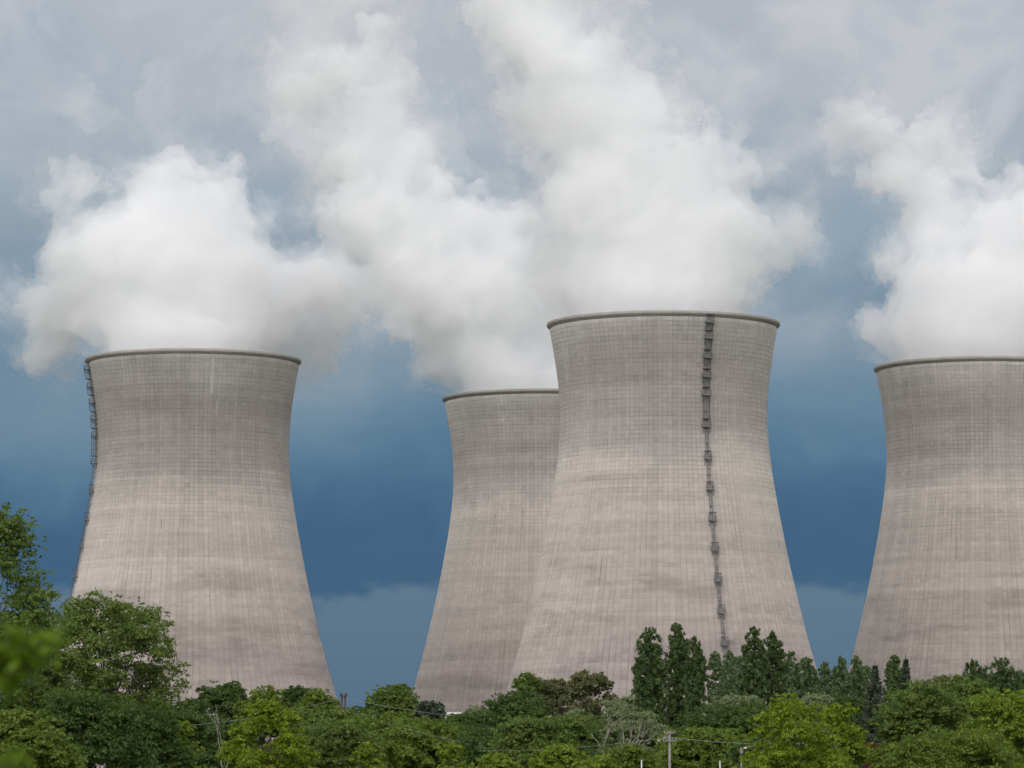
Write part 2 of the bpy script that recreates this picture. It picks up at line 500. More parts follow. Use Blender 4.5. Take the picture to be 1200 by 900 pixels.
def build_tower(T):
    base = at(T['x'], 700, T['D'])
    root = empty('cooling_tower', (base.x, T['D'], 0), T['label'], 'cooling tower', 'cooling towers of the power station')
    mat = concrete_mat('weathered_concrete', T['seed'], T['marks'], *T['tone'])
    sh = link_mesh('shell', SHELL, None, root)       # one mesh shared by the four towers, each with its own concrete
    if not SHELL.materials: SHELL.materials.append(mat)
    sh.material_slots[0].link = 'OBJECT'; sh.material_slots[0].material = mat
    link_mesh('rim_ring', RIM, M_RIM, root)
    link_mesh('ring_beam', LEDGE, M_COL, root)
    link_mesh('basin_wall', KERB, M_COL, root)
    for i in range(44):
        for me2 in RAKERS:
            o = link_mesh('support_column', me2, M_COL, root)
            o.rotation_euler = (0, 0, 2 * PI * (i + 0.5) / 44)
    if T['ladder']:
        th, pl = T['ladder']
        add_ladder(root, th, 127.5, 15, pl, 97)
    return root
tower_roots = [build_tower(T) for T in TOWERS]

# ------------------------------------------------------------------ steam plumes
def steam_mat(name, density, aniso=0.25, ragged=None):
    m, t = new_mat(name)
    v = t.n('ShaderNodeVolumeScatter')
    v.inputs['Color'].default_value = (0.9995, 0.998, 1.0, 1)
    v.inputs['Density'].default_value = density
    v.inputs['Anisotropy'].default_value = aniso
    if ragged:
        size, lo, hi = ragged
        c = t.n('ShaderNodeTexCoord')
        nz = t.noise(c.outputs['Object'], 1.0 / size, 5, 0.64, 0.3)
        t.put(v.inputs['Density'], t.smooth(nz, lo, hi, 0.0, density))
    o = t.n('ShaderNodeOutputMaterial'); t.link(v.outputs[0], o.inputs['Volume'])
    m.cycles.volume_step_rate = 0.35
    return m
STEAM = {'core': steam_mat('dense_steam', 0.085, 0.0), 'veil': steam_mat('soft_steam', 0.105, 0.0, (17.0, 0.40, 0.62)),
         'wisps': steam_mat('thin_steam', 0.050, 0.0, (27.0, 0.46, 0.70))}

def tex(kind, size, **kw):
    t = bpy.data.textures.new('billow', kind)
    t.noise_scale = size
    for k, v in kw.items(): setattr(t, k, v)
    return t
TX_BIG = tex('CLOUDS', 34.0, noise_depth=2)
TX_MID = tex('CLOUDS', 13.0, noise_depth=3)
TX_FINE = tex('CLOUDS', 4.2, noise_depth=3)
TX_CURL = tex('CLOUDS', 1.9, noise_depth=2)
TX_PUFF = tex('VORONOI', 16.0)
TX_PUFF2 = tex('VORONOI', 6.5)

def plume_hull(name, balls, grow, voxel, disps, seed):
    bm = bmesh.new()
    for (p, r) in balls:
        bmesh.ops.create_icosphere(bm, subdivisions=3, radius=r * grow, matrix=Matrix.Translation(p))
    me = bpy.data.meshes.new(name); bm.to_mesh(me); bm.free()
    o = bpy.data.objects.new(name, me); COL.objects.link(o)
    md = o.modifiers.new('merge', 'REMESH'); md.mode = 'VOXEL'; md.voxel_size = voxel
    ms = o.modifiers.new('soft', 'SMOOTH'); ms.iterations = 6; ms.factor = 0.6
    # coarse billows, a clean closed skin again, then the fine curls
    def push(tx, st, midl):
        d = o.modifiers.new('billow', 'DISPLACE'); d.texture = tx; d.strength = st; d.mid_level = midl
        d.texture_coords = 'LOCAL'
    for a in disps[0]: push(*a)
    md = o.modifiers.new('clean', 'REMESH'); md.mode = 'VOXEL'; md.voxel_size = voxel * 0.62
    for a in disps[1]: push(*a)
    dg = bpy.context.evaluated_depsgraph_get()
    out = bpy.data.meshes.new_from_object(o.evaluated_get(dg))
    out.name = name
    bpy.data.objects.remove(o); bpy.data.meshes.remove(me)
    return out

def clamp_mouth(me, D0, grow_m):
    """Keep the column inside the tower's mouth below the rim (coordinates are local to the axis)."""
    n = len(me.vertices)
    co = np.empty(n * 3, np.float32); me.vertices.foreach_get('co', co); co = co.reshape(-1, 3)
    r = np.hypot(co[:, 0], co[:, 1])
    low = (co[:, 2] < 129.5) & (r < 46)
    rz = np.array([radius(float(q)) for q in np.arange(100, 131)])
    lim = np.minimum(28.4, np.interp(co[:, 2], np.arange(100, 131), rz) - 1.3) - grow_m
    k = np.where(low & (r > lim), lim / np.maximum(r, 1e-3), 1.0)
    co[:, 0] *= k; co[:, 1] *= k
    co[:, 2] = np.where(low, np.maximum(co[:, 2], 112), co[:, 2])
    me.vertices.foreach_set('co', co.ravel()); me.update()

def plume(T, root, label, blobs, seed):
    rng = random.Random(seed)
    base = root.location
    D = T['D']
    e = empty('steam_plume', (base.x, base.y, 0), label, 'steam', 'steam plumes above the cooling towers')
    sets = {'core': [], 'veil': [], 'wisps': []}
    for b in blobs:
        x, y, r, lay = b[:4]
        dep = b[4] if len(b) > 4 else rng.uniform(-0.35, 0.35) * r * D / F_PX
        p = at(x, y, D + dep) - base
        rad = r * D / F_PX
        sets[lay].append((Vector(p), rad))
    neck = [(Vector((rng.uniform(-6, 6), rng.uniform(-6, 6), z)), 22) for z in (122, 130)]
    neck += [(Vector((14 * math.cos(a), 14 * math.sin(a), 128)), 14) for a in (0, 1.05, 2.1, 3.14, 4.2, 5.25)]
    sets['core'] += neck
    allb = sets['core'] + sets['veil']
    spec = [('core', sets['core'], 0.78, 2.9, [[(TX_BIG, 16, 0.5), (TX_PUFF, -8, 0.42), (TX_MID, 12, 0.5)], [(TX_PUFF2, -3.5, 0.4), (TX_FINE, 4.5, 0.5)]], 0.6),
            ('veil', allb, 1.04, 2.3, [[(TX_BIG, 20, 0.5), (TX_PUFF, -9, 0.42), (TX_MID, 17, 0.5)], [(TX_PUFF2, -5.5, 0.4), (TX_FINE, 6.5, 0.5), (TX_CURL, 2.6, 0.5)]], 0.3),
            ('wisps', allb + sets['wisps'], 1.14, 2.9, [[(TX_BIG, 32, 0.5), (TX_MID, 26, 0.5)], [(TX_FINE, 9.0, 0.5), (TX_CURL, 4.0, 0.5)]], 0.0)]
    for lay, balls, grow, vox, disps, gm in spec:
        if not balls: continue
        me = plume_hull(lay, balls, grow, vox, disps, seed)
        clamp_mouth(me, D, gm)
        link_mesh({'core': 'dense_core', 'veil': 'soft_veil', 'wisps': 'thin_wisps'}[lay], me, STEAM[lay], e)
    return e

PL = [
    [(215, 300, 100, 'core'), (225, 365, 95, 'core'), (140, 335, 80, 'core'), (75, 362, 48, 'core', 20), (290, 350, 88, 'core', 10), (365, 380, 58, 'core', 30),
     (195, 245, 60, 'core'), (245, 240, 48, 'core'), (120, 270, 44, 'core'), (270, 270, 58, 'core'), (50, 385, 36, 'core', 35), (405, 395, 42, 'core', 30), (375, 420, 30, 'core', 40), (345, 335, 48, 'core'),
     (85, 235, 40, 'veil'), (35, 350, 36, 'veil', 20), (75, 405, 26, 'veil', 40), (400, 345, 45, 'veil', 20), (425, 390, 36, 'veil', 30), (80, 300, 44, 'core'),
     (100, 195, 34, 'wisps'), (160, 170, 38, 'wisps'), (60, 215, 32, 'wisps'), (250, 160, 36, 'wisps'), (310, 140, 40, 'wisps'), (200, 110, 46, 'wisps'), (120, 120, 40, 'wisps'), (350, 280, 36, 'wisps'), (300, 90, 44, 'wisps'), (430, 350, 40, 'wisps')],
    [(590, 410, 75, 'core'), (545, 370, 78, 'core'), (640, 395, 60, 'core'), (490, 320, 74, 'core'), (600, 330, 74, 'core'), (445, 265, 66, 'core'), (530, 270, 68, 'core'),
     (415, 200, 58, 'core'), (475, 200, 56, 'core'), (585, 285, 48, 'core'), (385, 150, 50, 'veil'), (450, 140, 58, 'veil'), (392, 245, 40, 'veil'), (515, 410, 42, 'core'), (450, 335, 46, 'veil'), (425, 300, 50, 'veil'),
     (475, 380, 46, 'veil'), (370, 95, 52, 'veil'), (440, 75, 52, 'veil'), (560, 215, 32, 'wisps'), (520, 150, 50, 'wisps'), (420, 20, 60, 'wisps'), (505, 80, 50, 'wisps'), (340, 40, 55, 'wisps'), (500, 10, 55, 'wisps')],
    [(780, 335, 105, 'core'), (850, 300, 72, 'core'), (862, 245, 56, 'core'), (700, 300, 90, 'core'), (790, 230, 84, 'core'), (720, 205, 88, 'core'), (840, 190, 44, 'core'),
     (665, 130, 80, 'core'), (730, 130, 64, 'core'), (640, 60, 64, 'core'), (690, 50, 58, 'core'), (612, 10, 62, 'core'), (670, -30, 70, 'core'), (890, 320, 34, 'veil'), (895, 265, 34, 'veil'),
     (865, 168, 28, 'veil'), (775, 110, 38, 'veil'), (660, 275, 46, 'veil'), (615, 120, 38, 'veil'), (725, 20, 50, 'veil'), (900, 225, 32, 'veil'), (770, 30, 45, 'wisps'), (585, 110, 40, 'wisps'), (810, 140, 40, 'wisps'), (610, 250, 30, 'wisps')],
    [(1150, 375, 100, 'core'), (1090, 362, 70, 'core'), (1045, 370, 40, 'core'), (1190, 320, 88, 'core'), (1118, 300, 56, 'core'), (1150, 265, 54, 'core'), (1090, 245, 42, 'core'),
     (1058, 190, 50, 'core'), (1030, 158, 42, 'core'), (1085, 160, 46, 'core'), (1000, 155, 38, 'veil'), (1115, 170, 36, 'veil'), (1018, 350, 26, 'wisps'), (1235, 280, 80, 'core'), (1240, 360, 90, 'core'),
     (1185, 250, 42, 'veil'), (1030, 315, 26, 'wisps'), (1150, 205, 38, 'wisps'), (1180, 220, 42, 'wisps'), (975, 150, 28, 'wisps'), (930, 60, 45, 'wisps'), (960, 100, 40, 'wisps'), (1060, 235, 30, 'wisps')],
]
PLAB = ['white steam plume spreading low over the left cooling tower', 'steam plume drifting up and left from the farthest, half-hidden tower',
        'largest steam plume, rising from the front tower with the ladder on its face', 'steam plume with a rounded puff above the right-hand tower']
for T, root, lab, bl, s in zip(TOWERS, tower_roots, PLAB, PL, (11, 12, 13, 14)):
    plume(T, root, lab, bl, s)

# ------------------------------------------------------------------ trees
def leaf_mat(name, a, b, trans=0.45, rough=0.5):
    """Two leaf greens mixed leaf by leaf."""
    m, t = new_mat(name)
    at_ = t.n('ShaderNodeAttribute'); at_.attribute_name = 'tint'
    col = t.mix(at_.outputs['Fac'], a, b)
    bs = t.n('ShaderNodeBsdfPrincipled')
    t.link(col, bs.inputs['Base Color']); bs.inputs['Roughness'].default_value = rough
    bs.inputs['Specular IOR Level'].default_value = 0.3
    tr = t.n('ShaderNodeBsdfTranslucent')
    t.put(tr.inputs[0], t.mix(0.5, col, (b[0] * 1.2, b[1] * 1.25, b[2] * 0.6)))
    mx = t.n('ShaderNodeMixShader'); mx.inputs[0].default_value = trans
    t.link(bs.outputs[0], mx.inputs[1]); t.link(tr.outputs[0], mx.inputs[2])
    o = t.n('ShaderNodeOutputMaterial'); t.link(mx.outputs[0], o.inputs[0])
    return m
LEAF = {
    'deep':   leaf_mat('deep_green_leaves', (0.040, 0.073, 0.018), (0.102, 0.160, 0.032)),
    'mid':    leaf_mat('mid_green_leaves', (0.073, 0.121, 0.019), (0.195, 0.260, 0.037)),
    'oak':    leaf_mat('olive_green_leaves', (0.069, 0.110, 0.024), (0.177, 0.242, 0.050)),
    'yellow': leaf_mat('yellow_green_leaves', (0.100, 0.148, 0.010), (0.262, 0.338, 0.022)),
    'lime':   leaf_mat('lime_green_leaves', (0.099, 0.155, 0.016), (0.254, 0.342, 0.035)),
    'poplar': leaf_mat('poplar_leaves', (0.046, 0.077, 0.026), (0.119, 0.175, 0.053)),
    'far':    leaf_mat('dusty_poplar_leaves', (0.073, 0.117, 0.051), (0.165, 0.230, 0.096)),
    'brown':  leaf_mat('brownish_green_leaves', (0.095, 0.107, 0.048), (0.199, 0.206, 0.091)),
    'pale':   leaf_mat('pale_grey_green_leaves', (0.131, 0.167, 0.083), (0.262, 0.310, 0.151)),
    'spruce': leaf_mat('spruce_needles', (0.022, 0.038, 0.022), (0.063, 0.085, 0.048), 0.1),
    'red':    leaf_mat('russet_leaves', (0.13, 0.050, 0.030), (0.24, 0.105, 0.065)),
    'sapling': leaf_mat('sapling_leaves', (0.085, 0.135, 0.005), (0.170, 0.255, 0.010), 0.5),
}
M_BARK = plain('bark', (0.085, 0.070, 0.055), 0.95, 0, 0.4, 6.0)
M_BARKP = plain('pale_bark', (0.24, 0.215, 0.175), 0.9, 0, 0.3, 5.0)

def unit(rng, n):
    v = rng.normal(size=(n, 3)); return v / np.maximum(np.linalg.norm(v, axis=1, keepdims=True), 1e-6)

def leaves(rng, P, Nrm, size, name='crown', aspect=0.5, hang=0.0, tint=None, tri=True):
    """One small bent diamond of two halves per leaf spray."""
    n = len(P)
    t = np.cross(Nrm, unit(rng, n)); t /= np.maximum(np.linalg.norm(t, axis=1, keepdims=True), 1e-6)
    if hang: 
        t[:, 2] -= hang; t /= np.linalg.norm(t, axis=1, keepdims=True)
    b = np.cross(Nrm, t); b /= np.maximum(np.linalg.norm(b, axis=1, keepdims=True), 1e-6)
    s = (size * rng.uniform(0.6, 1.35, n))[:, None]
    V = np.stack([P - t * s, P + b * s * aspect + Nrm * s * 0.18, P + t * s, P - b * s * aspect + Nrm * s * 0.18], 1).reshape(-1, 3)
    if tint is None: tint = rng.uniform(0, 1, n)
    if tri:                 # far sprays: one pointed face is all that shows
        V = np.stack([P - t * s * 0.9 + b * s * aspect, P + t * s * 1.1, P - t * s * 0.9 - b * s * aspect], 1).reshape(-1, 3)
    m = 3 if tri else 4
    return np_mesh(name, V, np.arange(n * m).reshape(-1, m), np.repeat(np.clip(tint, 0, 1), m))

def clump_leaves(rng, C, cr, per, squash=0.7, up=0.35):
    """Leaf positions and normals on puffs round centres C with radii cr."""
    n = len(C)
    idx = np.repeat(np.arange(n), per)
    d = unit(rng, len(idx))
    d[:, 2] = np.where(d[:, 2] < -0.25, -d[:, 2] * rng.uniform(0, 1, len(idx)), d[:, 2])
    rad = cr[idx] * rng.uniform(0.35, 1.12, len(idx)) ** 0.7
    P = C[idx] + d * rad[:, None] * np.array([1, 1, squash])
    N = d + unit(rng, len(idx)) * 0.65 + np.array([0, 0, up])
    N /= np.linalg.norm(N, axis=1, keepdims=True)
    ct = rng.uniform(0.0, 0.55, n)[idx]
    return P, N, ct + rng.uniform(0, 0.45, len(idx))

def thin(rng, P, N, tn, D, Rr):
    """Fewer leaves low down behind other trees and on the far side, where nothing of them shows."""
    keep = np.where(P[:, 2] < EYE + 40.0 * D / F_PX, 0.18, 1.0) * np.where(P[:, 1] > 0.3 * Rr, 0.45, 1.0)
    q = rng.uniform(0, 1, len(P)) < keep
    return P[q], N[q], tn[q]

def limbs(trunk_h, r0, targets, rng, H, lean=(0, 0)):
    b = MB()
    top = Vector((lean[0], lean[1], trunk_h))
    pts = [Vector((0, 0, -0.1)), Vector((lean[0] * .3 + rng.normal() * .1, lean[1] * .3, trunk_h * .35)), Vector((lean[0] * .7, lean[1] * .7 + rng.normal() * .1, trunk_h * .7)), top]
    b.tube(pts, [r0 * 1.25, r0, r0 * 0.8, r0 * 0.45], 8)
    for tg in targets:
        tg = Vector(tg)
        f = min(0.95, max(0.25, (tg.z / trunk_h) * 0.55))
        st = pts[1].lerp(top, f)
        md = st.lerp(tg, 0.5) + Vector((rng.normal() * 0.2, rng.normal() * 0.2, -0.04 * (tg - st).length))
        r = r0 * 0.32
        b.tube([st, st.lerp(md, 0.5) + Vector((0, 0, 0.02)), md, tg], [r, r * 0.8, r * 0.55, r * 0.2], 5)
    return b

def broadleaf(name, label, x, top_y, half_px, D, mat, seed, squat=1.0, size=None, dens=1.0, base=0.12, nl=11, bark=None, group='trees in front of the power station', cat='tree', sparse=False, peak=0.0, lob=1.0):
    rng = np.random.default_rng(seed)
    foot = at(x, HORIZON, D)
    H = at(x, top_y, D).z
    Rr = half_px * D / F_PX * (1.35 if D > 330 else 1.12)
    root = empty(name, (foot.x, D, 0), label, cat, group)
    root.rotation_euler = (0, 0, 0)
    size = (size or max(0.075, 1.9 * D / F_PX)) * 1.12
    # big lobes round the crown
    nl = max(nl, int(2.5 * H * (1 - base) / Rr))
    lobes = []
    for i in range(nl):
        t = (i + 0.5) / nl
        zc = base + (0.93 - base) * t
        env = max(0.25, 1 - abs(2 * (0.06 + 0.9 * t) - 1) ** 3.0) ** 0.6
        a = i * 2.4 + rng.uniform(-0.4, 0.4)
        env *= 1 + peak * (0.25 - 0.85 * t)
        rl = lob * Rr * rng.uniform(0.30, 0.54) * (0.72 + 0.35 * env) * (1 - 0.35 * peak * t)
        rd = max(0, Rr * env - rl * 0.75) * rng.uniform(0.75, 1.12)
        lobes.append((rd * math.cos(a), rd * math.sin(a), min(zc * H, H - rl * 1.15), rl))
    lobes.append((rng.uniform(-.12, .12) * Rr, 0, H - Rr * 0.40, Rr * 0.32))
    for i in range(0 if peak else 4):
        a = i * 1.57 + rng.uniform(0, 1.2); q = rng.uniform(0.32, 0.5) * Rr
        lobes.append((q * math.cos(a), q * math.sin(a), H - Rr * rng.uniform(0.5, 0.95), Rr * rng.uniform(0.30, 0.42)))
    L = np.array(lobes)
    # clumps over the lobes
    C, cr = [], []
    for lx, ly, lz, rl in L:
        n = int((22 if not sparse else 13) * (rl / (0.35 * Rr)) ** 2) + 5
        d = unit(rng, n); d[:, 2] = np.where(d[:, 2] < -0.6, -d[:, 2], d[:, 2])
        C.append(np.array([lx, ly, lz]) + d * rl * rng.uniform(0.45, 1.0, (n, 1)) * np.array([1, 1, 0.95 * squat]))
        cr.append(rl * (0.14 + 0.34 * rng.uniform(0, 1, n) ** 1.3))
        k = n                     # sprigs standing out of the lobe
        d = unit(rng, k); d[:, 2] = np.where(d[:, 2] < -0.3, -d[:, 2], d[:, 2])
        C.append(np.array([lx, ly, lz]) + d * rl * rng.uniform(0.95, 1.32, (k, 1)) * np.array([1, 1, 0.95 * squat]))
        cr.append(rl * rng.uniform(0.06, 0.15, k))
    C, cr = np.concatenate(C), np.concatenate(cr)
    C[:, 2] = np.clip(C[:, 2], 0.4, H - cr * 0.6)
    C[:, 2] -= np.where(C[:, 2] > H - cr * 0.62, rng.uniform(0, 0.25 * Rr, len(C)), 0)
    area = 4 * PI * cr ** 2 * 0.6 * rng.uniform(0.45, 1.2, len(cr))
    per = np.maximum(5, (dens * 1.6 * area / (size * size)).astype(int))
    tot = per.sum()
    cap = 48000
    if tot > cap: per = np.maximum(6, (per * cap / tot).astype(int))
    P, N, tn = clump_leaves(rng, C, cr, per, 0.75)
    P[:, 2] = np.maximum(P[:, 2], 0.25)
    P, N, tn = thin(rng, P, N, tn, D, Rr)
    me = leaves(rng, P, N, size, tint=tn, tri=D > 250)
    link_mesh('crown', me, LEAF[mat], root)
    tg = [tuple(C[i]) for i in rng.choice(len(C), min(len(C), 14 if not sparse else 26), replace=False)] + [tuple(l[:3]) for l in L]
    limbs(H * 0.72, max(0.12, Rr * 0.055), tg, rng, H).build('trunk', bark or M_BARK, root, True)
    return root

def poplar(label, x, top_y, half_px, D, mat, seed, leaders=1, group='columnar poplars', bark=None):
    rng = np.random.default_rng(seed)
    foot = at(x, HORIZON, D)
    H = at(x, top_y, D).z
    Rr = half_px * D / F_PX * (1.04 if D < 500 else 1.42)
    root = empty('poplar_tree', (foot.x, D, 0), label, 'poplar', group)
    size = max(0.10, 1.7 * D / F_PX)
    # a smooth upright column with a few pointed leaders
    tips = [(0, 0, 1.0)] + [(sgn * rng.uniform(.15, .35) * Rr, rng.uniform(-.3, .3) * Rr, rng.uniform(0.90, 0.965)) for sgn in (1, -1)[:leaders - 1]]
    def env(t):
        return Rr * np.minimum(1.0, np.maximum(0.0, (1.01 - t)) / 0.13) ** 0.55 * (0.86 + 0.18 * np.minimum(1, t / 0.35))
    C, cr = [], []
    n = int(20 * H / Rr + 60)
    for (tx, ty, th) in tips:
        m = n if th == 1.0 else n // 2
        t = rng.uniform(0.06 if th == 1.0 else 0.55, 0.985, m)
        a = rng.uniform(0, 2 * PI, m)
        e = env(t) * (1.0 if len(tips) == 1 else 0.82)
        rr = e * np.sqrt(rng.uniform(0.05, 0.95, m)) * (1 + 0.10 * np.sin(a * 3 + t * 14 + seed))
        sh = np.clip((t - 0.5) / 0.4, 0, 1)
        C.append(np.stack([tx * sh + rr * np.cos(a), ty * sh + rr * np.sin(a), t * th * H], 1))
        cr.append(np.maximum(0.09 * Rr, e * rng.uniform(0.12, 0.26, m)))
        q = np.arange(5)
        C.append(np.stack([np.full(5, tx), np.full(5, ty), th * H - (0.15 + 0.22 * q) * Rr], 1)); cr.append((0.06 + 0.03 * q) * Rr)
    C, cr = np.concatenate(C), np.concatenate(cr)
    C[:, 2] = np.minimum(C[:, 2], H - cr * 1.3)
    per = np.maximum(12, (1.9 * 4 * PI * cr ** 2 / (size * size)).astype(int))
    tot = per.sum(); cap = 26000
    if tot > cap: per = np.maximum(8, (per * cap / tot).astype(int))
    P, N, tn = clump_leaves(rng, C, cr, per, 2.2, 0.1)
    P[:, 2] = np.clip(P[:, 2], 0.3, H)
    P, N, tn = thin(rng, P, N, tn, D * 1.8, Rr)
    link_mesh('crown', leaves(rng, P, N, size, aspect=0.62, tint=tn), LEAF[mat], root)
    b = MB()
    b.tube([(0, 0, -0.1), (0.05, 0, H * 0.4), (0, 0, H * 0.93)], [Rr * 0.11 + 0.1, Rr * 0.07 + 0.06, 0.03], 7)
    for i in rng.choice(len(C) - 6, 22, replace=False):
        c = Vector(C[i]); st = Vector((0, 0, max(0.6, c.z - 2.2)))
        b.tube([st, st.lerp(c, 0.5), c], [0.07, 0.05, 0.02], 4)
    b.build('trunk', bark or M_BARK, root, True)
    return root

def spruce(label, x, top_y, half_px, D, seed):
    rng = np.random.default_rng(seed)
    foot = at(x, HORIZON, D); H = at(x, top_y, D).z; Rr = half_px * D / F_PX * 1.75
    root = empty('spruce_tree', (foot.x, D, 0), label, 'spruce', 'dark spruces')
    b = MB(); b.tube([(0, 0, -0.1), (0, 0, H * 0.5), (0, 0, H * 0.99)], [0.28, 0.16, 0.03], 7)
    P, N = [], []
    nw = 42
    for k in range(nw):
        t = k / nw
        z = H * (0.06 + 0.92 * t)
        ln = Rr * (1 - t) ** 0.95 * rng.uniform(0.8, 1.15) + 0.12
        for j in range(7):
            z = H * (0.06 + 0.92 * t) + rng.uniform(-0.4, 0.4) * (1 - t)
            a = j * PI / 4 + k * 0.7 + rng.uniform(-.2, .2)
            l = ln * rng.uniform(0.75, 1.1)
            d = np.array([math.cos(a), math.sin(a), 0])
            m = int(40 + 60 * l / Rr)
            s = rng.uniform(0.12, 1, m) ** 0.8
            q = d * (s * l)[:, None]
            q[:, 2] = z - 0.22 * l * s + 0.16 * l * s ** 2.5
            side = np.cross(d, [0, 0, 1])
            q += side * (rng.normal(size=m) * 0.13 * l * (1.1 - s) + rng.normal(size=m) * 0.06)[:, None]
            q[:, 2] -= rng.uniform(0, 0.34, m)
            P.append(q); N.append(np.tile(d * 0.5 + np.array([0, 0, 0.8]), (m, 1)) + unit(rng, m) * 0.5)
            e = Vector((d[0] * l, d[1] * l, z - 0.06 * l))
            b.tube([(0, 0, z), Vector((0, 0, z)).lerp(e, 0.5) - Vector((0, 0, 0.08 * l)), e], [0.05, 0.035, 0.012], 3)
    P, N = np.concatenate(P), np.concatenate(N)
    N /= np.linalg.norm(N, axis=1, keepdims=True)
    link_mesh('crown', leaves(rng, P, N, max(0.12, 1.7 * D / F_PX), aspect=0.3, hang=0.4), LEAF['spruce'], root)
    b.build('trunk', M_BARK, root, True)
    return root

# --- far poplars and rows behind, by the plant
FAR = 'wooded strip before the plant'
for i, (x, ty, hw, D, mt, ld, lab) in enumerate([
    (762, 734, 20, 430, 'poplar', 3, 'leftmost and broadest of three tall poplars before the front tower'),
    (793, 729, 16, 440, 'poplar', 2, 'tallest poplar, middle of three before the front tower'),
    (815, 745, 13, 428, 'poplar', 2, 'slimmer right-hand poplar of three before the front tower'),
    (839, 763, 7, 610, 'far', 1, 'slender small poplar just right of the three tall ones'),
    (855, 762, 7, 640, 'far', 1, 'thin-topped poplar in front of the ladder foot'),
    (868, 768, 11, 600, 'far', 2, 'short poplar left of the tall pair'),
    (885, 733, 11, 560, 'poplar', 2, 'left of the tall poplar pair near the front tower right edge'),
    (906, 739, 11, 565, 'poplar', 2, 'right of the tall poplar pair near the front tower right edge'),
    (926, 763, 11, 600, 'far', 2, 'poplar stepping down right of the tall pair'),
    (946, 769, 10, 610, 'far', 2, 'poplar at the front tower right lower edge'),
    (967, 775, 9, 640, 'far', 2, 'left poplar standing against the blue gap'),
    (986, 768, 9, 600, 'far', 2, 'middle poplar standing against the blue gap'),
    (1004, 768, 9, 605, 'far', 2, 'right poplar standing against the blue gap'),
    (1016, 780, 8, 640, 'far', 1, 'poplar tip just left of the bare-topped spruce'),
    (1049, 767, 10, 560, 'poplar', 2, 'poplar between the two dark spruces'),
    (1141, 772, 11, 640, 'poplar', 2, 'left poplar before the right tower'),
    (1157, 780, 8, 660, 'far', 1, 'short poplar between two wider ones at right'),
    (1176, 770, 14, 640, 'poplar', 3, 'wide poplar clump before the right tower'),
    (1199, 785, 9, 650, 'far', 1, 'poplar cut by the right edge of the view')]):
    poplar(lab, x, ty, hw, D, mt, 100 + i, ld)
spruce('dark spruce with a bare spiky top left of a poplar', 1027, 772, 30, 450, 201)
spruce('dark spruce tip showing above the light green crown at right', 1063, 764, 26, 455, 202)

